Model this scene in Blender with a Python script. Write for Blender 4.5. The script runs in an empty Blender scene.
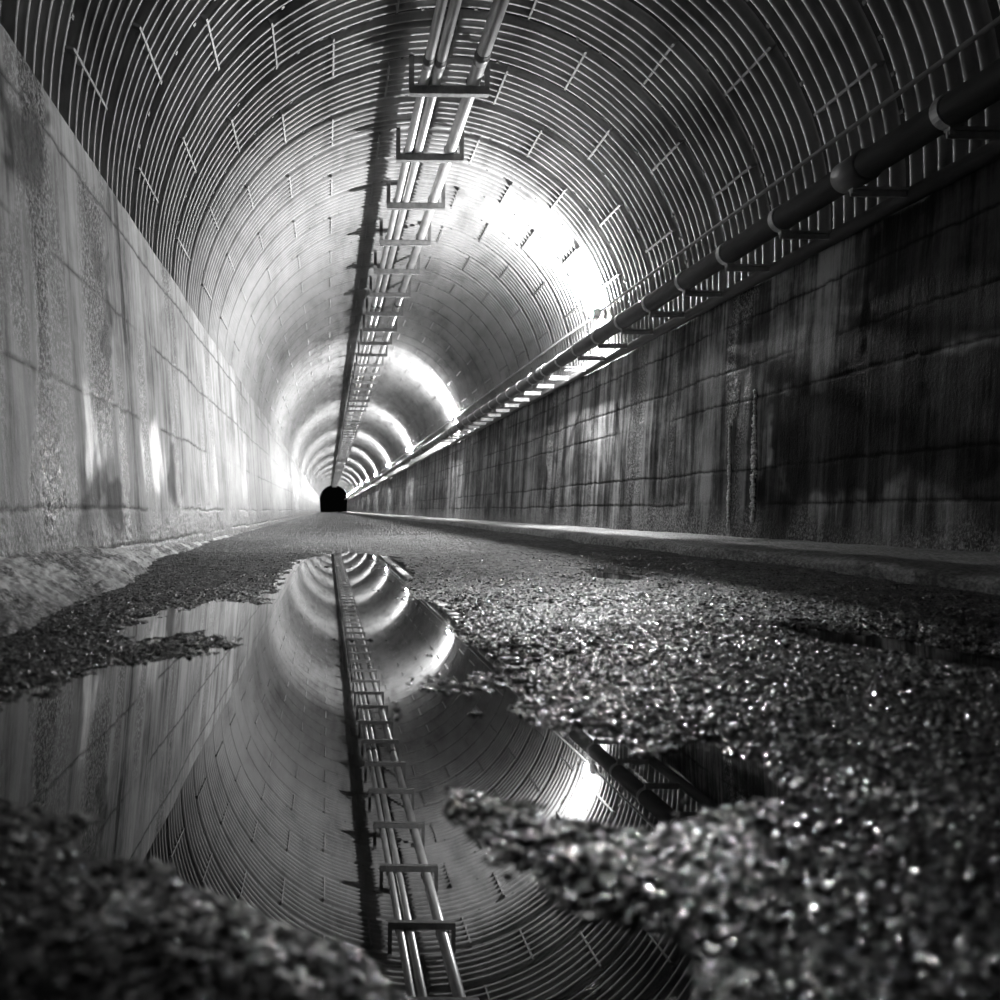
import bpy, bmesh, math, random
import numpy as np
from mathutils import Matrix, Vector

random.seed(7)
S = bpy.context.scene
COL = S.collection
S.view_settings.view_transform = 'Standard'
S.view_settings.look = 'None'
S.view_settings.gamma = 1.0
S.view_settings.use_curve_mapping = False
S.view_settings.exposure = 0.0

# ------------------------------------------------------------------ sizes (metres, camera at the origin height 0)
F = 667.0                       # focal length in pixels of the 1000 px frame
ROLL = 0.0105
WATER = -0.362                  # still water level below the camera
CX, CZ, R = 1.105, 2.09, 2.58   # arch centre and radius
RING = 0.6425                   # width of one ring of liner plates
RING0 = 8.78                    # a ring boundary
Y_END = 122.0
LW_TOP, LW_BASE = (-1.452, 2.115), (-1.27, -0.40)
RW_TOP, RW_BASE = (3.667, 2.02), (3.56, -0.30)
LAMP_Y0, LAMP_DY, LAMP_N = 8.80, 10.05, 12

# ------------------------------------------------------------------ helpers
def obj(name, bm, mat, parent=None, smooth=False):
    me = bpy.data.meshes.new(name)
    bm.to_mesh(me); bm.free()
    o = bpy.data.objects.new(name, me)
    COL.objects.link(o)
    for m in (mat if isinstance(mat, (list, tuple)) else [mat]):
        me.materials.append(m)
    if smooth:
        me.polygons.foreach_set('use_smooth', [True] * len(me.polygons))
    if parent: o.parent = parent
    return o

def npmesh(name, co, quads, mat, smooth=True, attrs=None, uv=None):
    """co (n,3), quads (m,4) -> object"""
    me = bpy.data.meshes.new(name)
    n, m = len(co), len(quads)
    me.vertices.add(n); me.vertices.foreach_set('co', co.astype(np.float32).ravel())
    me.loops.add(m * 4); me.loops.foreach_set('vertex_index', quads.astype(np.int32).ravel())
    me.polygons.add(m)
    me.polygons.foreach_set('loop_start', np.arange(0, m * 4, 4, dtype=np.int32))
    me.polygons.foreach_set('loop_total', np.full(m, 4, dtype=np.int32))
    me.update(calc_edges=True)
    me.polygons.foreach_set('use_smooth', np.full(m, smooth, dtype=bool))
    for k, v in (attrs or {}).items():
        a = me.attributes.new(k, 'FLOAT', 'POINT'); a.data.foreach_set('value', v.astype(np.float32).ravel())
    me.materials.append(mat)
    o = bpy.data.objects.new(name, me); COL.objects.link(o)
    return o

def grid_quads(nr, nc):
    i = np.arange(nr - 1)[:, None] * nc + np.arange(nc - 1)[None, :]
    return np.stack([i, i + 1, i + nc + 1, i + nc], -1).reshape(-1, 4)

def tag(o, label, cat=None, group=None, kind=None):
    o['label'] = label
    if cat: o['category'] = cat
    if group: o['group'] = group
    if kind: o['kind'] = kind
    return o

def thing(name, label, cat, loc=(0, 0, 0), group=None):
    o = bpy.data.objects.new(name, None); COL.objects.link(o)
    o.location = loc; o.empty_display_size = .1
    return tag(o, label, cat, group)

def copy_tree(root):
    r = root.copy(); COL.objects.link(r)
    for ch in list(root.children):
        c = ch.copy(); COL.objects.link(c); c.parent = r
        for g in list(ch.children):
            d = g.copy(); COL.objects.link(d); d.parent = c
    return r

def box(bm, x0, x1, y0, y1, z0, z1):
    v = [bm.verts.new((x, y, z)) for x in (x0, x1) for y in (y0, y1) for z in (z0, z1)]
    for f in ((0, 1, 3, 2), (4, 6, 7, 5), (0, 4, 5, 1), (2, 3, 7, 6), (0, 2, 6, 4), (1, 5, 7, 3)):
        bm.faces.new([v[i] for i in f])

def bevel(bm, w, seg=2):
    bmesh.ops.bevel(bm, geom=bm.edges[:], offset=w, segments=seg, affect='EDGES', profile=.6)

def tube(bm, pts, r, n=14, cap=True):
    """round bar through points (radius scalar or list)"""
    pts = [Vector(p) for p in pts]
    rr = r if isinstance(r, (list, tuple)) else [r] * len(pts)
    rings = []
    for i, p in enumerate(pts):
        t = (pts[min(i + 1, len(pts) - 1)] - pts[max(i - 1, 0)]).normalized()
        a = t.cross(Vector((0, 0, 1)))
        if a.length < 1e-4: a = t.cross(Vector((1, 0, 0)))
        a.normalize(); b = t.cross(a)
        rings.append([bm.verts.new(p + (a * math.cos(2 * math.pi * k / n) + b * math.sin(2 * math.pi * k / n)) * rr[i]) for k in range(n)])
    for A, B in zip(rings, rings[1:]):
        for k in range(n):
            bm.faces.new((A[k], A[(k + 1) % n], B[(k + 1) % n], B[k]))
    if cap:
        bm.faces.new(rings[0][::-1]); bm.faces.new(rings[-1])

def h2(ix, iy, seed=0):
    n = (ix.astype(np.int64) * 374761393 + iy.astype(np.int64) * 668265263 + seed * 982451653) & 0xFFFFFFFF
    n = ((n ^ (n >> 13)) * 1274126177) & 0xFFFFFFFF
    n = ((n ^ (n >> 16)) * 2246822519) & 0xFFFFFFFF
    return ((n ^ (n >> 15)) & 0xFFFFFF) / float(0xFFFFFF)

def vnoise(x, y, seed=0):
    ix, iy = np.floor(x), np.floor(y)
    fx, fy = x - ix, y - iy
    fx = fx * fx * (3 - 2 * fx); fy = fy * fy * (3 - 2 * fy)
    a, b = h2(ix, iy, seed), h2(ix + 1, iy, seed)
    c, d = h2(ix, iy + 1, seed), h2(ix + 1, iy + 1, seed)
    return (a + (b - a) * fx) * (1 - fy) + (c + (d - c) * fx) * fy

def fbm(x, y, oct=4, seed=0):
    s, a, t = 0, 1, 0
    for o in range(oct):
        s = s + a * vnoise(x * 2 ** o, y * 2 ** o, seed + o * 17); t += a; a *= .5
    return s / t

def sstep(a, b, x):
    t = np.clip((x - a) / (b - a), 0, 1)
    return t * t * (3 - 2 * t)

# ------------------------------------------------------------------ materials
class NT:
    def __init__(s, name):
        s.m = bpy.data.materials.new(name); s.m.use_nodes = True
        s.t = s.m.node_tree; s.b = s.t.nodes['Principled BSDF']
        s.geo = s.n('ShaderNodeNewGeometry').outputs['Position']
    def n(s, kind, **kw):
        q = s.t.nodes.new(kind)
        for k, v in kw.items(): setattr(q, k, v)
        return q
    def link(s, a, b): s.t.links.new(a, b)
    def mapped(s, scale):
        q = s.n('ShaderNodeMapping'); q.inputs['Scale'].default_value = scale
        s.link(s.geo, q.inputs['Vector']); return q.outputs['Vector']
    def noise(s, scale=(1, 1, 1), detail=6, rough=.6, dist=0):
        q = s.n('ShaderNodeTexNoise'); q.inputs['Scale'].default_value = 1
        q.inputs['Detail'].default_value = detail; q.inputs['Roughness'].default_value = rough
        q.inputs['Distortion'].default_value = dist
        s.link(s.mapped(scale), q.inputs['Vector']); return q.outputs['Fac']
    def ramp(s, src, stops):
        q = s.n('ShaderNodeValToRGB'); e = q.color_ramp.elements
        while len(e) < len(stops): e.new(.5)
        for el, (p, v) in zip(e, stops):
            el.position = p; el.color = (v, v, v, 1)
        s.link(src, q.inputs['Fac']); return q.outputs['Color']
    def math(s, op, a, b=0.0):
        q = s.n('ShaderNodeMath', operation=op)
        for i, v in enumerate((a, b)):
            if isinstance(v, (int, float)): q.inputs[i].default_value = v
            else: s.link(v, q.inputs[i])
        return q.outputs[0]
    def mix(s, f, a, b):
        q = s.n('ShaderNodeMix', data_type='FLOAT')
        for k, v in ((0, f), (2, a), (3, b)):
            if isinstance(v, (int, float)): q.inputs[k].default_value = v
            else: s.link(v, q.inputs[k])
        return q.outputs[0]
    def attr(s, name): return s.n('ShaderNodeAttribute', attribute_name=name).outputs['Fac']
    def bump(s, h, strength=.5, dist=.01):
        q = s.n('ShaderNodeBump'); q.inputs['Strength'].default_value = strength; q.inputs['Distance'].default_value = dist
        s.link(h, q.inputs['Height']); s.link(q.outputs['Normal'], s.b.inputs['Normal'])
    def base(s, v):
        if isinstance(v, (int, float)): s.b.inputs['Base Color'].default_value = (v, v, v, 1)
        else: s.link(v, s.b.inputs['Base Color'])
    def rough(s, v):
        if isinstance(v, (int, float)): s.b.inputs['Roughness'].default_value = v
        else: s.link(v, s.b.inputs['Roughness'])

def steel(name, lo, hi, rough, metal, sc=6):
    t = NT(name)
    f = t.noise((sc, sc * .25, sc), 5, .65)
    t.base(t.ramp(f, [(.3, lo), (.7, hi)]))
    t.rough(rough); t.b.inputs['Metallic'].default_value = metal
    t.bump(t.noise((60, 20, 60), 3, .6), .15, .004)
    return t.m

M_pipe = steel('galvanised_pipe', .32, .6, .32, .55, 9)
M_dark = steel('dark_steel', .06, .14, .5, .2, 14)
M_bracket = steel('bracket_steel', .22, .4, .4, .45, 14)
M_bigpipe = steel('painted_pipe', .05, .12, .4, .1, 8)
M_bolt_groove_shade = steel('bolt_steel_groove_shade', .02, .05, .5, .3, 30)

# liner plate steel of the arch
t = NT('liner_plate')
big = t.noise((1.1, .5, 1.1), 6, .65, .4)
streak = t.noise((5, .9, 1.5), 5, .6)
v = t.math('ADD', t.math('MULTIPLY', big, .6), t.math('MULTIPLY', streak, .4))
t.base(t.ramp(v, [(.33, .10), (.5, .22), (.68, .30)]))
t.rough(t.ramp(big, [(.35, .42), (.65, .6)]))
t.b.inputs['Metallic'].default_value = .05
t.b.inputs['Specular IOR Level'].default_value = .2
t.bump(t.noise((35, 35, 35), 4, .65), .2, .006)
M_liner = t.m

def concrete(name, lo, mid, hi, wet_lo, wet_hi, seed):
    t = NT(name)
    grit, joint = t.attr('grit'), t.attr('joint')
    st1 = t.noise((.01, 3.2, .22), 7, .62, .25)       # long vertical water streaks
    st2 = t.noise((.01, 11., .5), 5, .6, .2)
    blot = t.noise((1.3, 1.3, 1.3), 7, .7, .3)
    st3 = t.noise((.01, 34., 2.2), 5, .7, .1)
    v = t.math('ADD', t.math('ADD', t.math('MULTIPLY', st1, .38), t.math('MULTIPLY', st2, .22)), t.math('ADD', t.math('MULTIPLY', blot, .25), t.math('MULTIPLY', st3, .15)))
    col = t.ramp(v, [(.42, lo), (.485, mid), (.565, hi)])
    speck = t.ramp(t.noise((60, 60, 42), 4, .75), [(.49, .008), (.57, .62)])
    col = t.mix(grit, col, t.math('MULTIPLY', speck, .5))
    col = t.math('MULTIPLY', col, t.math('SUBTRACT', 1.0, t.math('MULTIPLY', joint, .85)))
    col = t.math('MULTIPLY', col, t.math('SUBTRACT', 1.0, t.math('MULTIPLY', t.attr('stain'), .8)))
    t.base(col)
    t.rough(t.mix(t.attr('wet'), t.mix(grit, t.ramp(st1, [(.38, wet_lo), (.62, wet_hi)]), .28), .3))
    fine = t.noise((60, 70, 38), 5, .7)
    t.bump(t.math('ADD', t.math('MULTIPLY', fine, t.mix(grit, .45, 1.7)), t.math('MULTIPLY', st2, .8)), .75, .012)
    t.b.inputs['IOR'].default_value = 1.5
    t.link(t.mix(t.attr('wet'), t.mix(grit, .03, .2), .5), t.b.inputs['Specular IOR Level'])
    return t.m
M_wall_l = concrete('wet_concrete_pale', .03, .20, .36, .42, .65, 1)
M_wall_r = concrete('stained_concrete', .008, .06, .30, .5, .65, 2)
M_toe = concrete('crusted_concrete', .16, .40, .6, .4, .6, 3)

t = NT('wet_gravel_asphalt')
wet = t.attr('wet')
c1 = t.noise((110, 110, 110), 3, .7)
c2 = t.noise((1.6, 1.0, 1), 5, .6)
c3 = t.noise((22, 14, 22), 2, .5)
c1 = t.math('ADD', t.math('MULTIPLY', c1, .6), t.math('MULTIPLY', c3, .4))
col = t.math('MULTIPLY', t.ramp(c1, [(.40, .008), (.62, .12)]), t.ramp(c2, [(.3, .6), (.7, 1.2)]))
t.base(t.math('MULTIPLY', col, t.mix(wet, 1.35, .4)))
gl = t.math('MULTIPLY', wet, t.ramp(t.noise((95, 95, 95), 2, .5), [(.42, 0), (.54, 1)]))
t.rough(t.mix(gl, .6, t.ramp(c2, [(.35, .11), (.65, .2)])))
t.b.inputs['IOR'].default_value = 1.5
t.link(t.mix(gl, .05, .7), t.b.inputs['Specular IOR Level'])
t.bump(t.noise((240, 240, 240), 3, .7), .35, .002)
M_gravel = t.m

t = NT('wet_pebble')
t.base(t.ramp(t.noise((150, 150, 150), 2, .5), [(.35, .01), (.7, .06)]))
t.rough(.13); t.b.inputs['IOR'].default_value = 1.8; t.b.inputs['Specular IOR Level'].default_value = .8
M_stone = t.m

t = NT('walkway_concrete')
c2 = t.noise((2.5, 1.0, 2), 6, .65)
t.base(t.math('MULTIPLY', t.ramp(c2, [(.35, .12), (.65, .28)]), t.ramp(t.noise((60, 45, 60), 3, .7), [(.42, .3), (.6, 1.3)]))); t.rough(.5)
t.bump(t.noise((90, 70, 90), 4, .7), .6, .008)
M_walk = t.m

t = NT('still_water')
t.base(.004); t.rough(.012)
t.b.inputs['IOR'].default_value = 1.9
M_water = t.m

t = NT('mineral_crust')
t.base(t.ramp(t.noise((40, 40, 25), 4, .7), [(.35, .3), (.65, .75)])); t.rough(.25)
t.bump(t.noise((90, 90, 90), 4, .7), .6, .01)
M_crust = t.m

def emitter(name, strength):
    m = bpy.data.materials.new(name); m.use_nodes = True
    nt = m.node_tree; b = nt.nodes['Principled BSDF']
    b.inputs['Base Color'].default_value = (.9, .9, .9, 1)
    b.inputs['Emission Color'].default_value = (1, 1, 1, 1)
    b.inputs['Emission Strength'].default_value = strength
    return m
M_globe = emitter('lit_glass_globe', 24000)

# ------------------------------------------------------------------ arch of corrugated liner plates
def build_ceiling():
    k0 = int(math.floor((-3 - RING0) / RING)); k1 = int(math.ceil((Y_END - RING0) / RING))
    ys, ds = [], []
    for k in range(k0, k1):
        y0 = RING0 + k * RING
        near = y0 < 45
        G = .055                                   # joint groove between two rings
        if near:
            for u, d in ((0, .078), (.5, .08), (1., .056)): ys.append(y0 + u * G); ds.append(d)
        else:
            ys.append(y0); ds.append(.075); ys.append(y0 + G); ds.append(.056)
        w = RING - G; n = 6; st = 12 if near else 5
        for j in range(n * st):
            u = (j + .5) / (n * st)
            ph = (u * n) % 1.0
            tri = abs(ph - .5) * 2                      # 0 mid crest, 1 mid valley
            ds.append(.056 * float(sstep(.20, .62, np.array(tri))))
            ys.append(y0 + G + u * w)
    ys, ds = np.array(ys), np.array(ds)
    a = np.linspace(-3, 183, 81) * math.pi / 180
    Y, A = np.meshgrid(ys, a, indexing='ij')
    D = np.repeat(ds[:, None], len(a), 1)
    dent = (fbm(A * 3, Y * .35, 3, 5) - .5) * .03  # plates are never quite true
    rad = R + D + dent
    co = np.stack([CX + rad * np.cos(A), Y, CZ + rad * np.sin(A)], -1).reshape(-1, 3)
    q = grid_quads(len(ys), len(a))
    # lap seams of the plates, staggered ring by ring, and their bolts
    vs, qs, mi = [], [], []
    base = len(co)
    def addbox(c, t_, n_, y0, y1, ht, r0, r1):
        nonlocal base
        P = []
        for yy in (y0, y1):
            for tt in (-ht, ht):
                for rr in (r0, r1):
                    P.append((c[0] + t_[0] * tt + n_[0] * rr, yy, c[1] + t_[1] * tt + n_[1] * rr))
        vs.extend(P)
        for f in ((0, 1, 3, 2), (4, 6, 7, 5), (0, 4, 5, 1), (2, 3, 7, 6), (0, 2, 6, 4), (1, 5, 7, 3)):
            qs.append([base + i for i in f])
        base += 8
    nlin = len(q)
    for k in range(k0, k1):
        y0 = RING0 + k * RING
        if y0 > 70: break
        off = 2.3 if k % 2 == 0 else 16.0
        for j in range(-4, 5):
            ang = off + 27.4 * j
            if abs(ang) > 88: continue
            th = math.radians(90 - ang)
            n_ = (math.cos(th), math.sin(th)); t_ = (-n_[1], n_[0])
            addbox((CX, CZ), t_, n_, y0 + .05, y0 + RING - .03, .009, R - .006, R + .05)
    nseam = len(qs)
    for k in range(k0, k1):
        y0 = RING0 + k * RING
        if y0 > 32 or y0 < 2: continue
        off = 2.3 if k % 2 == 0 else 16.0
        for j in range(-15, 16):
            if h2(np.array(j), np.array(k), 3) < .25: continue
            ang = off + 5.48 * j + 2.7
            if abs(ang) > 86: continue
            th = math.radians(90 - ang)
            n_ = (math.cos(th), math.sin(th)); t_ = (-n_[1], n_[0])
            addbox((CX, CZ), t_, n_, y0 - .04, y0 - .012, .014, R - .004, R + .05)
    co = np.concatenate([co, np.array(vs)]); q = np.concatenate([q, np.array(qs)])
    o = npmesh('ceiling', co, q, M_liner)
    me = o.data; me.materials.append(M_bolt_groove_shade)
    mi = np.zeros(len(q), dtype=np.int32)
    isg = (ds > .0565); rowg = isg[:-1] | isg[1:]  # groove faces coloured dark: joint filler and recess shade in one
    mi[:nlin] = np.repeat(rowg.astype(np.int32), len(a) - 1); mi[nlin + nseam:] = 1
    me.polygons.foreach_set('material_index', mi)
    sm = np.ones(len(q), dtype=bool); sm[nlin:] = False
    me.polygons.foreach_set('use_smooth', sm)
    tag(o, 'corrugated steel liner plate arch vaulting the whole tunnel', kind='structure')
    return o
build_ceiling()

# ------------------------------------------------------------------ concrete side walls
def build_wall(name, top, bas, joints, stains, side, mat, label, wets=(), stain_shade_areas=()):
    ys = [-3.0]
    y = -3.0
    while y < Y_END:
        y += .25 if y < 1.4 else max(.011, .0045 * y if y < 20 else .02 * y)
        ys.append(min(y, Y_END))
    ys = np.array(ys); nz = 190
    u = np.linspace(0, 1, nz)
    Y, U = np.meshgrid(ys, u, indexing='ij')
    X0 = bas[0] + (top[0] - bas[0]) * U; Z0 = bas[1] + (top[1] - bas[1]) * U
    wob = (fbm(Y * .7, Z0 * 0 + 3, 3, 11) - .5) * .07 + (fbm(Y * 16, Z0 * 3, 3, 12) - .5) * .03
    J = np.zeros_like(Y)
    for z in joints:
        brk = sstep(.30, .42, fbm(Y * .8, Y * 0 + z * 7.7, 3, 23))
        J = np.maximum(J, np.exp(-((Z0 - z - wob) / .011) ** 2) * (.15 + .85 * brk))
    vj = np.abs(((Y - 1.95) / 2.57) - np.round((Y - 1.95) / 2.57)) * 2.57
    J = np.maximum(J, np.exp(-((vj + (fbm(Z0 * 3, Y * 0, 3, 31) - .5) * .05) / .012) ** 2) * .6)
    grit = np.zeros_like(Y)
    warp = (fbm(Y * 4, Z0 * 1.2, 4, 41) - .5)
    for (yc, hw, zlo, zhi, amt) in stains:
        m = 1 - sstep(hw * .55, hw * 1.25, np.abs(Y - yc + warp * hw * 1.6))
        m = m * sstep(zlo - .1, zlo + .12, Z0 + warp * .5) * (1 - sstep(zhi - .12, zhi + .1, Z0 + warp * .5))
        grit = np.maximum(grit, m * amt)
    str_ = fbm(Y * 2.2, Z0 * .18, 4, 57)
    grit = np.maximum(grit, .6 * sstep(.60, .70, str_) * sstep(.4, .55, fbm(Y * 7, Z0 * 2, 3, 60)))
    grit = np.maximum(grit, .7 * (1 - sstep(-.22, .12, Z0 + warp * .5)))          # splash zone at the foot
    wet = np.zeros_like(Y)
    for (yc, zc, ry, rz) in wets:
        wet = np.maximum(wet, 1 - sstep(.5, 1.1, np.sqrt(((Y - yc + warp * .3) / ry) ** 2 + ((Z0 - zc) / rz) ** 2) + (fbm(Y * 9, Z0 * 5, 3, 91) - .5) * 1.1))
    wet = wet * sstep(.42, .60, fbm(Y * 11, Z0 * 2.2, 4, 93)) * .9
    stain = np.zeros_like(Y)  # dark patches, and on the right wall shade put into the colour
    for (ya, yb, za, zb) in stain_shade_areas:
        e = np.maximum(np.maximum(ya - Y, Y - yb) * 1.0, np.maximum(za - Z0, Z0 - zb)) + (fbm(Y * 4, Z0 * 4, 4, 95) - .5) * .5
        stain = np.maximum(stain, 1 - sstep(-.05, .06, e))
    rough = fbm(Y * 34, Z0 * 26, 3, 71) - .5
    d = -.005 * J + grit * rough * .013 + (fbm(Y * 5, Z0 * 4, 3, 77) - .5) * .012 + (fbm(Y * .8, Z0 * .5, 2, 78) - .5) * .03
    X = X0 + side * d
    # broad top surface running back to the steel
    Xs = np.concatenate([X, X[:, -1:] - side * .02, X[:, -1:] - side * .5], 1)
    Zs = np.concatenate([Z0, Z0[:, -1:] + .012, Z0[:, -1:] + .03], 1)
    Ys = np.concatenate([Y, Y[:, -2:]], 1)
    z2 = np.zeros((len(ys), 2))
    co = np.stack([Xs, Ys, Zs], -1).reshape(-1, 3)
    o = npmesh(name, co, grid_quads(len(ys), nz + 2), mat, True,
               {'grit': np.concatenate([grit, z2], 1), 'joint': np.concatenate([J, z2], 1), 'wet': np.concatenate([wet, z2], 1), 'stain': np.concatenate([stain, z2], 1)})
    return tag(o, label, kind='structure')

build_wall('wall_left', LW_TOP, LW_BASE, [1.90, 1.29, .65, -.0, -.24],
           [(3.2, .15, -.1, 2.2, 1), (3.95, .22, .35, 1.9, .95), (4.35, .09, -.2, .9, .8), (4.9, .10, .1, 1.25, .7),
            (5.9, .12, -.2, .6, .7), (7.2, .12, .0, 1.4, .5)], 1, M_wall_l,
           'pale water-streaked concrete wall on the left of the tunnel',
           [(3.80, .42, .34, .26), (5.1, .40, .35, .30)],
           [(3.45, 3.75, -.2, .14), (3.92, 4.3, -.2, .20), (2.9, 3.3, 1.5, 1.9), (4.0, 4.25, .95, 1.6), (5.6, 5.9, -.1, .5)])
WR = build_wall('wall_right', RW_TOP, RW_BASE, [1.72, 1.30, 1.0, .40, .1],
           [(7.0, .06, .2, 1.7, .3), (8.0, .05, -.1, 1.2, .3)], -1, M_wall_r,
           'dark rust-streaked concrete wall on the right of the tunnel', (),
                [(3.5, 4.55, .95, 2.2), (-3, 3.3, -1, 3), (-3, 5.3, .2, 1.0), (5.2, 5.5, -.2, 1.2)])  # stain patch, plus shade over the near stretch painted into the wall colour

def crust(yc, z0, z1, w, seed):
    rnd = random.Random(seed); bm = bmesh.new()
    n = int((z1 - z0) / .012)
    for i in range(n):
        u = i / n; z = z0 + (z1 - z0) * u
        wall_x = RW_BASE[0] + (RW_TOP[0] - RW_BASE[0]) * (z - RW_BASE[1]) / (RW_TOP[1] - RW_BASE[1])
        ww = w * (math.sin(math.pi * min(1, u * 1.1 + .02)) ** .7) * (1 - .5 * u)
        for _ in range(3):
            p = Vector((wall_x - .004 - rnd.random() * .012, yc + .06 * (u - .5) + rnd.uniform(-1, 1) * ww, z + rnd.uniform(-.01, .01)))
            r = rnd.uniform(.006, .016)
            mtx = Matrix.Translation(p) @ Matrix.Diagonal((r, r * rnd.uniform(.7, 1.2), r * rnd.uniform(.9, 1.8), 1))
            bmesh.ops.create_icosphere(bm, subdivisions=1, radius=1, matrix=mtx)
    o = obj('mineral_crust', bm, M_crust, WR, True)
    return o
crust(5.62, -.05, 1.05, .035, 3)
crust(5.95, -.12, .80, .010, 4)

# ------------------------------------------------------------------ road of wet gravel asphalt with hollows
def ground(px, py, z=WATER):
    ox, oy = px - 328.0, 510.5 - py
    x, zz = ox - ROLL * oy, oy + ROLL * ox
    Y = F * z / zz
    return (x * Y / F, Y)

PUDDLE = [(300, 560), (345, 552), (395, 557), (412, 572), (402, 588), (414, 600), (440, 604), (458, 612), (453, 640), (470, 651),
          (530, 656), (500, 674), (470, 682), (518, 690), (512, 715), (540, 727), (575, 735), (610, 742), (650, 757), (700, 748), (760, 764), (778, 790), (735, 806), (690, 802),
          (640, 818), (592, 824), (545, 814), (500, 800), (448, 782), (456, 806), (476, 850), (500, 880), (556, 905), (612, 930),
          (668, 965), (650, 1010), (610, 1060), (400, 1060), (396, 1000), (384, 984), (335, 950), (260, 926), (206, 896), (165, 870),
          (110, 850), (60, 815), (0, 800), (-60, 800), (-60, 745), (0, 716), (60, 690), (110, 668), (170, 658), (232, 652),
          (246, 640), (200, 632), (140, 640), (120, 628), (170, 612), (225, 600), (266, 606), (278, 588), (290, 570)]
ISLES = [((470, 715), .085, .025, 0.010), ((360, 640), .22, .03, .008), ((330, 567), .5, .07, .007), ((596, 985), .040, .020, .002),
         ((420, 655), .10, .03, .007)]

def poly_sd(x, y, P):
    P = np.array(P); n = len(P)
    d = np.full(x.shape, 1e9); ins = np.zeros(x.shape, bool)
    for i in range(n):
        a, b = P[i], P[(i + 1) % n]
        ex, ey = b - a
        wx, wy = x - a[0], y - a[1]
        tt = np.clip((wx * ex + wy * ey) / (ex * ex + ey * ey), 0, 1)
        d = np.minimum(d, (wx - ex * tt) ** 2 + (wy - ey * tt) ** 2)
        c = ((a[1] <= y) & (b[1] > y)) | ((b[1] <= y) & (a[1] > y))
        xi = a[0] + (y - a[1]) / (ey if abs(ey) > 1e-9 else 1e-9) * ex
        ins ^= c & (x < xi)
    d = np.sqrt(d)
    return np.where(ins, -d, d)

def stones(x, y, cell, seed):
    gx, gy = np.floor(x / cell), np.floor(y / cell)
    best = np.zeros(x.shape)
    for dx in (-1, 0, 1):
        for dy in (-1, 0, 1):
            cx, cy = gx + dx, gy + dy
            px = (cx + .5 + (h2(cx, cy, seed) - .5) * .9) * cell
            py = (cy + .5 + (h2(cx, cy, seed + 1) - .5) * .9) * cell
            r = cell * (.38 + .34 * h2(cx, cy, seed + 2))
            hh = .45 + .55 * h2(cx, cy, seed + 3)
            an = h2(cx, cy, seed + 4) * 6.28; el = .65 + .5 * h2(cx, cy, seed + 5)
            ax, ay = x - px, y - py
            rx = (ax * np.cos(an) + ay * np.sin(an)) / el; ry = (-ax * np.sin(an) + ay * np.cos(an)) * el
            q = 1 - (rx * rx + ry * ry) / (r * r)
            t1, t2 = h2(cx, cy, seed + 6) - .5, h2(cx, cy, seed + 7) - .5
            top = .85 + (t1 * rx + t2 * ry) / r * .55                 # flattish, tilted tops
            best = np.maximum(best, np.minimum(np.sqrt(np.clip(q, 0, 1)) * 1.6, top * (q > 0)) * hh)
    return best

def road_base(x):
    # crowned road: lowest in the left wheel track, rising to the kerb
    return np.interp(x, [-1.4, -.9, -.2, .4, 1.2, 2.5, 4], [-.343, -.349, -.352, -.350, -.325, -.272, -.27])

POLY = [ground(*p) for p in PUDDLE]
SIDE_PUDDLES = []
def strip(pts, z): return [ground(px, py, z) for px, py in pts]
P2Z, P3Z = -.330, -.322
P2 = strip([(800, 628), (860, 634), (930, 643), (1010, 655), (1100, 672), (1100, 690), (1000, 672), (930, 660), (860, 648), (815, 640)], P2Z)
P3 = strip([(590, 571), (625, 572), (648, 576), (640, 581), (610, 580), (592, 576)], P3Z)

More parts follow.
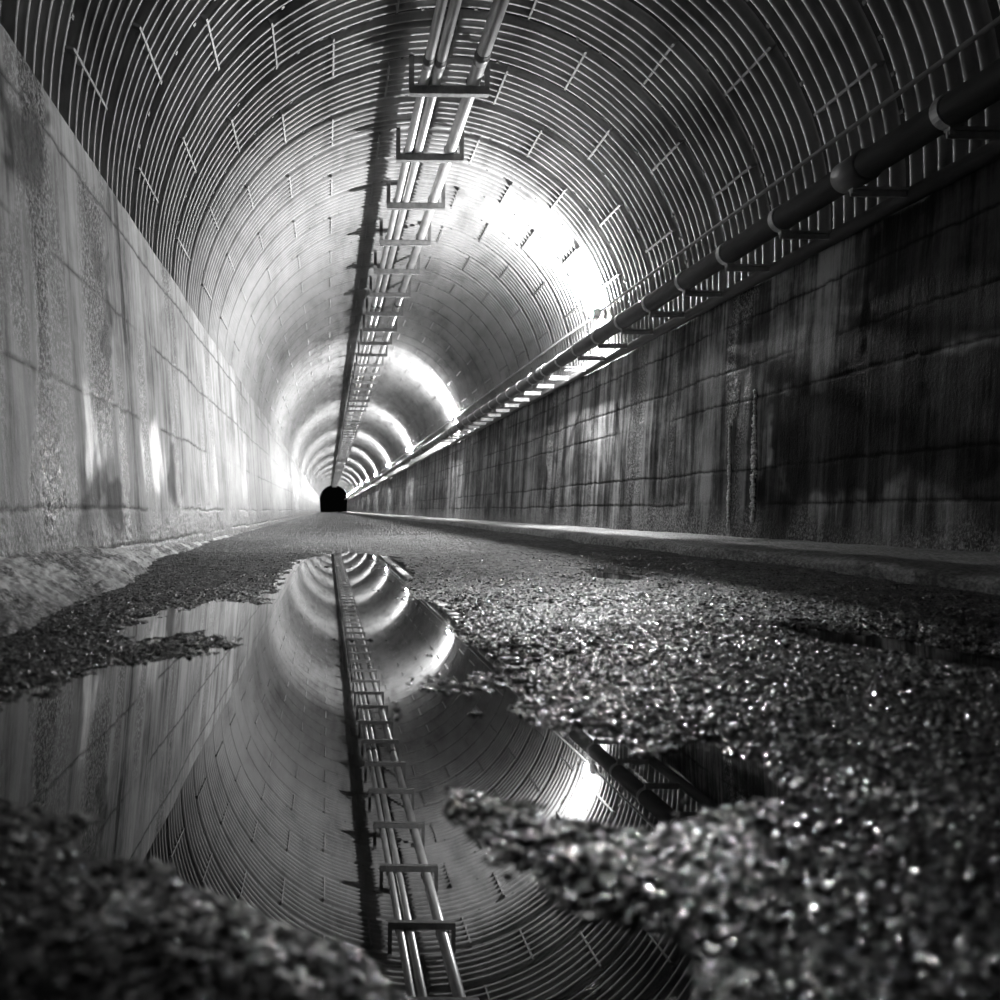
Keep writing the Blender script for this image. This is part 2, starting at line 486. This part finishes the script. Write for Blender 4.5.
def build_floor():
    ys = list(np.linspace(-3, .40, 24))
    y = .40
    while y < Y_END + 6:
        y += max(.0016, .0026 * y) if y < 5.5 else .010 * y
        ys.append(y)
    ys = np.array(ys); nd, ne = 900, 26
    xl = np.maximum(-1.28, -.62 * np.abs(ys) - .16); xr = np.minimum(2.44, 1.12 * np.abs(ys) + .16)
    tl = np.linspace(0, 1, ne, endpoint=False); td = np.linspace(0, 1, nd)
    XL = -1.36 + (xl[:, None] + 1.36) * tl; XD = xl[:, None] + (xr - xl)[:, None] * td
    XR = xr[:, None] + (2.52 - xr)[:, None] * (tl[1:])
    X = np.concatenate([XL, XD, XR], 1); Y = np.repeat(ys[:, None], X.shape[1], 1)
    wx = (fbm(X * 14, Y * 14, 3, 101) - .5); wy = (fbm(X * 14, Y * 14, 3, 102) - .5)
    sd = np.full(X.shape, 9.0)
    m = (Y > .2) & (Y < 12)
    amp = np.clip(.05 * Y[m], .02, .10)
    sd[m] = poly_sd(X[m] + wx[m] * amp, Y[m] + wy[m] * amp * 1.5, POLY)
    z = road_base(X) + (fbm(X * 2.2, Y * 1.1, 3, 111) - .5) * .014
    sc = np.clip(Y, .5, 4)                                        # hollows are broader where the road is farther off
    rise = np.clip(sd / (.10 * sc ** .6), -1, 1)
    hollow = WATER + np.where(rise > 0, .010 * rise, .022 * rise) + (fbm(X * 26, Y * 18, 3, 121) - .5) * .010
    z = np.where(sd < .10 * sc ** .6, hollow, z + 0 * z)
    blend = sstep(.05, .30, sd / sc ** .6)
    z = hollow * (1 - blend) + (road_base(X) + (fbm(X * 2.2, Y * 1.1, 3, 111) - .5) * .014) * blend
    for (p, ax, ay, hh) in ISLES:
        c = ground(*p)
        e = ((X - c[0]) / ax) ** 2 + ((Y - c[1]) / ay) ** 2
        k = np.exp(-e * 1.2) * sstep(.36, .60, fbm(X * 34 + 3, Y * 16, 4, 133))
        z = np.maximum(z, WATER - .022 + (.0225 + hh * .35) * k + (fbm(X * 40, Y * 30, 2, 131) - .5) * .012 * k)
    clus = sstep(.56, .66, fbm(X * 9, Y * 5, 3, 161)) * sstep(-.02, .08, X - .05 * Y) * (sd < 0) * (Y > .95)
    z = np.maximum(z, np.where(clus > .02, WATER - .012 + clus * .0125, -9))
    # nearer bank on the left, a low gravel heap
    c = ground(150, 960)
    z = z + .014 * np.exp(-(((X - c[0]) / .12) ** 2 + ((Y - c[1]) / .075) ** 2))
    # little pools by the kerb
    for P, zz in ((P2, P2Z), (P3, P3Z)):
        P = np.array(P); bx = (X > P[:, 0].min() - .3) & (X < P[:, 0].max() + .3) & (Y > P[:, 1].min() - .3) & (Y < P[:, 1].max() + .5)
        s = poly_sd(X[bx] + wx[bx] * .12, Y[bx] + wy[bx] * .2, P)
        tgt = zz + np.clip(s / .10, -1, 1) * .014
        b = 1 - sstep(.03, .22, s)
        z[bx] = z[bx] * (1 - b) + tgt * b
    # the stones themselves
    fine = np.clip(1.25 - Y / 14, .35, 1)
    near = (Y > .3) & (Y < 9)
    st = np.zeros(X.shape)
    xs, ys_ = X[near], Y[near]
    st[near] = np.maximum(stones(xs, ys_, .0068, 201) * .0042, stones(xs, ys_, .0125, 211) * .0068 * (vnoise(xs * 45, ys_ * 45, 215) > .5))
    far = ~near
    st[far] = h2(np.floor(X[far] * 90), np.floor(Y[far] * 60), 221) * .010 * np.clip(Y[far] / 9, 1, 2.2)
    z = z + st - .004
    wetm = 1 - sstep(.1, 1.0, (sd + (fbm(X * 3, Y * 2, 3, 151) - .5) * .5) / sc)
    wetm = wetm * (1 - sstep(1.5, 4.0, Y))
    wetm = np.maximum(wetm, .9 * (1 - sstep(1.2, 3.6, Y + (fbm(X * 2, Y, 3, 152) - .5) * 2)))
    co = np.stack([X, Y, z], -1).reshape(-1, 3)
    o = npmesh('floor', co, grid_quads(len(ys), X.shape[1]), M_gravel, False, {'wet': wetm})
    tag(o, 'road of wet dark gravel asphalt running down the tunnel', kind='structure')
    # wet stone tops bedded in the road: low rounded caps that catch the lamp
    rg = np.random.default_rng(5)
    n = 34000
    py = .46 * (5.2 / .46) ** rg.random(n)
    px = (-.34 + rg.random(n) * 1.36) * py
    keep = (px > -.75) & (px < 2.3)
    px, py = px[keep], py[keep]
    r_i = np.clip(np.searchsorted(ys, py), 0, len(ys) - 1)
    u = (px - xl[r_i]) / (xr - xl)[r_i]
    c_i = np.clip(ne + (u * (nd - 1)).round().astype(int), 0, X.shape[1] - 1)
    pz = z[r_i, c_i]
    dens = .25 + .75 * sstep(.38, .60, fbm(px * 5, py * 4, 3, 401))
    dens *= np.where(px < .06 * py, .35, 1.0)
    ok = (pz > WATER + .0005) & (rg.random(len(px)) < dens) & ~((py > P[:, 1].min()) & (pz < WATER))
    px, py, pz = px[ok], py[ok], pz[ok]; n = len(px)
    a = .0034 * np.exp(rg.normal(0, .3, n)) * np.clip(py, .8, 2.5) ** .45
    rho = a * (1.8 + 5.0 * rg.random(n))
    tx, ty = rg.normal(-.10, .20, n), rg.normal(.03, .16, n)
    rr = np.array([.05, .45, .8, 1.0, 1.02]); K = 8
    th = np.arange(K) * 2 * math.pi / K
    el = .7 + .5 * rg.random(n); ph = rg.random(n) * 6.28
    lx = rr[None, :, None] * np.cos(th)[None, None, :] * a[:, None, None] * el[:, None, None]
    ly = rr[None, :, None] * np.sin(th)[None, None, :] * a[:, None, None] / el[:, None, None]
    c_, s_ = np.cos(ph)[:, None, None], np.sin(ph)[:, None, None]
    lx, ly = lx * c_ - ly * s_, lx * s_ + ly * c_
    lz = -(rr[None, :, None] * a[:, None, None]) ** 2 / (2 * rho[:, None, None]) + 0 * lx
    lz[:, 4, :] -= a[:, None] * 1.1
    lz = lz + lx * -tx[:, None, None] + ly * -ty[:, None, None]
    cc = np.stack([px[:, None, None] + lx, py[:, None, None] + ly, (pz + a * .35)[:, None, None] + lz], -1).reshape(-1, 3)
    q1 = []
    for i in range(4):
        for k in range(K):
            q1.append((i * K + k, (i + 1) * K + k, (i + 1) * K + (k + 1) % K, i * K + (k + 1) % K))
    q1 = np.array(q1)
    qq = (np.arange(n) * 5 * K)[:, None, None] + q1[None]
    g = npmesh('wet_gravel', cc, qq.reshape(-1, 4), M_stone, True)
    tag(g, 'loose wet pebbles glinting on the road around the big puddle', 'gravel', kind='stuff')
build_floor()

def water(name, P, z, label, grow):
    P = np.array(P); c = P.mean(0)
    x0, y0 = P.min(0) - grow; x1, y1 = P.max(0) + grow
    bm = bmesh.new()
    n = 24
    pts = []
    cx, cy = (x0 + x1) / 2, (y0 + y1) / 2
    top = [bm.verts.new((x, y, 0)) for x, y in ((x0 - cx, y0 - cy), (x1 - cx, y0 - cy), (x1 - cx, y1 - cy), (x0 - cx, y1 - cy))]
    bot = [bm.verts.new(v.co + Vector((0, 0, -.02))) for v in top]
    bm.faces.new(top); bm.faces.new(bot[::-1])
    for i in range(4): bm.faces.new((top[i], bot[i], bot[(i + 1) % 4], top[(i + 1) % 4]))
    o = obj(name, bm, M_water); o.location = (cx, cy, z)
    return tag(o, label, 'puddle')
WP = water('puddle', POLY, WATER, 'large still puddle mirroring the arch in the left of the road', .02)
water('puddle', P2, P2Z, 'narrow dark puddle lying along the road towards the kerb', .02)
water('puddle', P3, P3Z, 'tiny shallow puddle in the middle of the road', .02)

def build_toe():
    ys = [-3.0]; y = -3.0
    while y < 30:
        y += .2 if y < 1.2 else max(.009, .004 * y); ys.append(y)
    ys = np.array(ys); n = 90
    toe = np.interp(ys, [-3, 2, 3.0, 3.6, 4.4, 6, 9, 30], [-.84, -.84, -.88, -.96, -1.06, -1.14, -1.19, -1.27])[:, None]
    u = np.linspace(0, 1, n)[None]
    Y = np.repeat(ys[:, None], n, 1)
    toe = toe + (fbm(Y * 3, Y * 0, 4, 141) - .5) * .12
    X = -1.31 + (toe + 1.31) * u
    hgt = np.clip((toe + 1.32) / .40, .05, 1) * .20
    Z = -.385 + hgt * (1 - u) ** .85 + (fbm(X * 9, Y * 4, 3, 142) - .5) * .03 + (fbm(X * 45, Y * 30, 3, 143) - .5) * .022
    co = np.stack([X, Y, Z], -1).reshape(-1, 3)
    o = npmesh('trim_1', co, grid_quads(len(ys), n), M_toe, True, {'grit': .8 * sstep(.40, .6, fbm(X * 9, Y * 5, 4, 144)), 'joint': .5 * u ** 3 + 0 * Y})
    tag(o, 'crusted sloping footing along the base of the left wall', kind='structure')
build_toe()

# ------------------------------------------------------------------ walkway and kerb on the right
def build_walk():
    ys = [-3.0]; y = -3.0
    while y < Y_END:
        y += .2 if y < 2 else max(.018, .005 * y if y < 15 else .012 * y)
        ys.append(min(y, Y_END))
    ys = np.array(ys)
    prof = [(2.44, -.40), (2.45, -.285), (2.452, -.235), (2.462, -.212), (2.49, -.202), (2.54, -.199), (2.62, -.1985), (2.7, -.198), (2.8, -.1975), (2.9, -.197), (3.0, -.1965), (3.1, -.196), (3.2, -.1955), (3.3, -.195), (3.4, -.194), (3.5, -.193), (3.62, -.19)]
    px = np.array([p[0] for p in prof]); pz = np.array([p[1] for p in prof])
    Y = np.repeat(ys[:, None], len(px), 1); X = np.repeat(px[None], len(ys), 0); Z = np.repeat(pz[None], len(ys), 0)
    edge = np.exp(-((X - 2.46) / .08) ** 2)
    X = X + edge * ((fbm(Y * 1.6, Y * 0 + 4, 5, 301) - .5) * .2 + (fbm(Y * 14, Z * 20, 3, 304) - .5) * .05)
    Z = Z + edge * (fbm(Y * 2.6, Y * 0 + 9, 4, 302) - .62) * .05 + (fbm(X * 6, Y * 4, 3, 303) - .5) * .018 + (fbm(X * 30, Y * 25, 3, 305) - .5) * .016
    o = npmesh('walkway', np.stack([X, Y, Z], -1).reshape(-1, 3), grid_quads(len(ys), len(px)), M_walk)
    tag(o, 'low concrete walkway with a worn kerb edge along the right wall', kind='structure')
build_walk()

# ------------------------------------------------------------------ pipes under the crown
HZ = 4.325        # top of the hanger bars
HY0, HDY = 6.80, 1.285
H_N = int((Y_END - HY0) / HDY)
def run_pipe(name, x, r, label, first, step):
    t = thing(name, label, 'pipe', (x, 0, HZ + r))
    bm = bmesh.new(); tube(bm, [(0, -3, 0), (0, 20, 0), (0, 60, 0), (0, Y_END - .2, 0)], r, 24)
    obj('pipe_run', bm, M_pipe, t, True)
    y = first
    while y < Y_END - 2:
        bm = bmesh.new()
        tube(bm, [(0, y - .075, 0), (0, y - .07, 0), (0, y - .02, 0), (0, y - .018, 0), (0, y + .018, 0), (0, y + .02, 0), (0, y + .07, 0), (0, y + .075, 0)],
             [r + .001, r + .006, r + .006, r + .010, r + .010, r + .006, r + .006, r + .001], 24)
        obj('coupling', bm, M_bigpipe, t, True)
        y += step
    return t
run_pipe('steel_pipe', .935, .047, 'leftmost of the three steel pipes hung under the arch crown', 6.47, 7.71)
run_pipe('steel_pipe', 1.055, .050, 'middle of the three ceiling pipes, close beside the leftmost one', 6.50, 7.71)
run_pipe('steel_pipe', 1.445, .068, 'thickest ceiling pipe, hung alone at the right end of the hangers', 6.42, 7.71)

ORD = ['first', 'second', 'third', 'fourth', 'fifth', 'sixth', 'seventh', 'eighth', 'ninth', 'tenth', 'eleventh', 'twelfth', 'thirteenth', 'fourteenth', 'fifteenth', 'sixteenth']
def channel(bm, x0, x1, y, z0, h, d, w):
    # C-channel lying along X, open to the back
    box(bm, x0, x1, y - d / 2, y - d / 2 + w, z0 - h, z0)
    box(bm, x0, x1, y - d / 2, y + d / 2, z0 - w, z0)
    box(bm, x0, x1, y - d / 2, y + d / 2, z0 - h, z0 - h + w)

def arch_z(x): return CZ + math.sqrt((R) ** 2 - (x - CX) ** 2)
def make_hanger():
    t = thing('pipe_hanger', '', 'pipe hanger', (1.195, HY0, HZ))
    bm = bmesh.new(); channel(bm, -.405, .405, 0, 0, .080, .06, .008)
    obj('crossbar', bm, M_dark, t)
    for sx in (-.385, .385):
        bm = bmesh.new(); top = arch_z(1.195 + sx) - HZ + .02
        box(bm, sx - .026, sx + .026, -.008, .008, -.05, top)
        box(bm, sx - .022, sx + .022, -.006, .04, -.05, -.04)
        box(bm, sx - .022, sx + .022, -.05, .05, top - .03, top - .022)
        obj('upright', bm, M_dark, t)
    for (x, r) in ((.935, .047), (1.055, .050), (1.445, .068)):
        bm = bmesh.new()
        pts = []
        for k in range(13):
            a = math.pi * k / 12
            pts.append((x - 1.195 + (r + .006) * math.cos(a), .012, r + (r + .006) * math.sin(a)))
        pts = [(pts[0][0], .012, -.004)] + pts + [(pts[-1][0], .012, -.004)]
        tube(bm, pts, .006, 8)
        obj('pipe_clamp', bm, M_dark, t, True)
    return t
h0 = make_hanger()
for k in range(0, H_N):
    h = h0 if k == 0 else copy_tree(h0)
    h.location = (1.195, HY0 + HDY * k - (.16 if k < 0 else 0), HZ)
    if k < 16:
        h['label'] = '%s steel pipe hanger down the ceiling run from the top of the photo' % ORD[k]
        h['group'] = 'pipe hangers under the arch crown'
    else:
        h['label'] = 'tiny far pipe hanger beyond the sixteenth, deep down the ceiling run'
        h['group'] = 'far pipe hangers deep in the tunnel'

# ------------------------------------------------------------------ pipes above the right wall
def long_pipe(name, x, z, r, mat, label, cat, n=20, step=None):
    t = thing(name, label, cat, (x, 0, z))
    bm = bmesh.new(); tube(bm, [(0, -3, 0), (0, 20, 0), (0, 60, 0), (0, Y_END - .2, 0)], r, n)
    obj('pipe_run', bm, mat, t, True)
    y = 4.1
    while step and y < 80:
        bm = bmesh.new(); tube(bm, [(0, y - .09, 0), (0, y - .085, 0), (0, y + .085, 0), (0, y + .09, 0)], [r + .001, r + .014, r + .014, r + .001], n)
        obj('coupling', bm, mat, t, True); y += step
    return t
BP = (3.23, 2.12, .086)
long_pipe('water_main', *BP, M_bigpipe, 'thick dark pipe carried on arms above the right wall', 'pipe', 28, 6.1)
long_pipe('coping_pipe', 3.606, 1.998, .052, M_bigpipe, 'slimmer pipe lying along the top edge of the right wall', 'pipe', 20)
long_pipe('cable_conduit', 3.555, 2.655, .016, M_bracket, 'thin conduit running along the arch just above the lamps', 'conduit', 12)

def make_arm():
    x, z, r = BP
    t = thing('pipe_bracket', '', 'pipe bracket', (x, 0, z))
    bm = bmesh.new(); box(bm, -.02, .46, -.018, .018, -r - .022, -r - .004); box(bm, -.02, .46, -.004, .004, -r - .06, -r - .004)
    obj('support_arm', bm, M_bracket, t)
    bm = bmesh.new()
    n = 28; rings = []
    for k in range(n):
        a = 2 * math.pi * k / n
        ring = []
        for (rr, yy) in ((r + .001, -.022), (r + .009, -.022), (r + .009, .022), (r + .001, .022)):
            ring.append(bm.verts.new((rr * math.cos(a), yy, rr * math.sin(a))))
        rings.append(ring)
    for k in range(n):
        A, B = rings[k], rings[(k + 1) % n]
        for j in range(4): bm.faces.new((A[j], A[(j + 1) % 4], B[(j + 1) % 4], B[j]))
    box(bm, -.016, .016, -.012, .012, -r - .045, -r - .005)
    obj('strap', bm, M_bracket, t)
    return t
a0 = make_arm()
ARMS = 75
for k in range(-4, ARMS):
    a = a0 if k == -4 else copy_tree(a0)
    y = 6.05 + RING * k
    a.location = (BP[0], y, BP[1])
    # the near ones stand in the dark, ordinals count from the first lit one under the nearest lamp
    j = k - 3
    if j < 0: a['label'] = 'unlit pipe bracket in the dark, nearer than the first lamp, right wall'; a['group'] = 'unlit near pipe brackets'
    elif j < 14: a['label'] = '%s bracket on the thick right-hand pipe, counting away from the nearest lamp' % ORD[j]; a['group'] = 'brackets of the thick right-hand pipe'
    else: a['label'] = 'tiny far bracket of the thick right-hand pipe, beyond the fourteenth'; a['group'] = 'far brackets of the thick pipe'

# ------------------------------------------------------------------ lamps
def make_lamp():
    t = thing('tunnel_lamp', '', 'lamp', (3.48, LAMP_Y0, 2.66))
    bm = bmesh.new(); box(bm, .105, .128, -.06, .06, -.07, .07); bevel(bm, .006)
    obj('back_plate', bm, M_bracket, t)
    bm = bmesh.new(); tube(bm, [(.11, 0, 0), (.06, 0, 0)], .016, 12)
    obj('arm', bm, M_bracket, t, True)
    bm = bmesh.new(); tube(bm, [(.065, 0, 0), (.06, 0, 0), (.03, 0, 0), (.028, 0, 0)], [.02, .045, .05, .046], 24)
    obj('housing', bm, M_bracket, t, True)
    for sy in (-1, 1):  # plates added to cut lamp light along the tunnel and near right wall
        bm = bmesh.new(); box(bm, -.026 if sy > 0 else -.032, .05 if sy > 0 else .07, sy * .056 - .003, sy * .056 + .003, -.05 if sy > 0 else -.095, .05 if sy > 0 else .03); bevel(bm, .002)
        obj('added_light_baffle', bm, M_bracket, t)
    bm = bmesh.new(); bmesh.ops.create_icosphere(bm, subdivisions=2, radius=1, matrix=Matrix.Translation((-.006, 0, 0)) @ Matrix.Diagonal((.040, .049, .062, 1)))
    obj('globe', bm, M_globe, t, True)
    return t
l0 = make_lamp()
for k in range(LAMP_N):
    l = l0 if k == 0 else copy_tree(l0)
    l.location = (3.48, LAMP_Y0 + LAMP_DY * k, 2.66)
    l['group'] = 'lamps along the right springing of the arch'
    l['label'] = ('nearest and brightest lit lamp above the right wall' if k == 0 else
                  'lit lamp above the right wall, %s one from the viewer' % ORD[k])

# ------------------------------------------------------------------ night outside, camera
w = bpy.data.worlds.new('night'); S.world = w; w.use_nodes = True
w.node_tree.nodes['Background'].inputs['Color'].default_value = (.001, .001, .001, 1)
w.node_tree.nodes['Background'].inputs['Strength'].default_value = 1.0

cam = bpy.data.cameras.new('camera'); co_ = bpy.data.objects.new('camera', cam); COL.objects.link(co_)
cam.sensor_width = 36; cam.sensor_fit = 'HORIZONTAL'; cam.lens = 36 * F / 1000
cam.shift_x = .1725; cam.shift_y = .0105
cam.clip_start = .02; cam.clip_end = 400
co_.matrix_world = Matrix.Rotation(-ROLL, 4, 'Y') @ Matrix.Rotation(math.pi / 2, 4, 'X')
cam.dof.use_dof = True; cam.dof.focus_distance = 4.6; cam.dof.aperture_fstop = 2.4
S.camera = co_
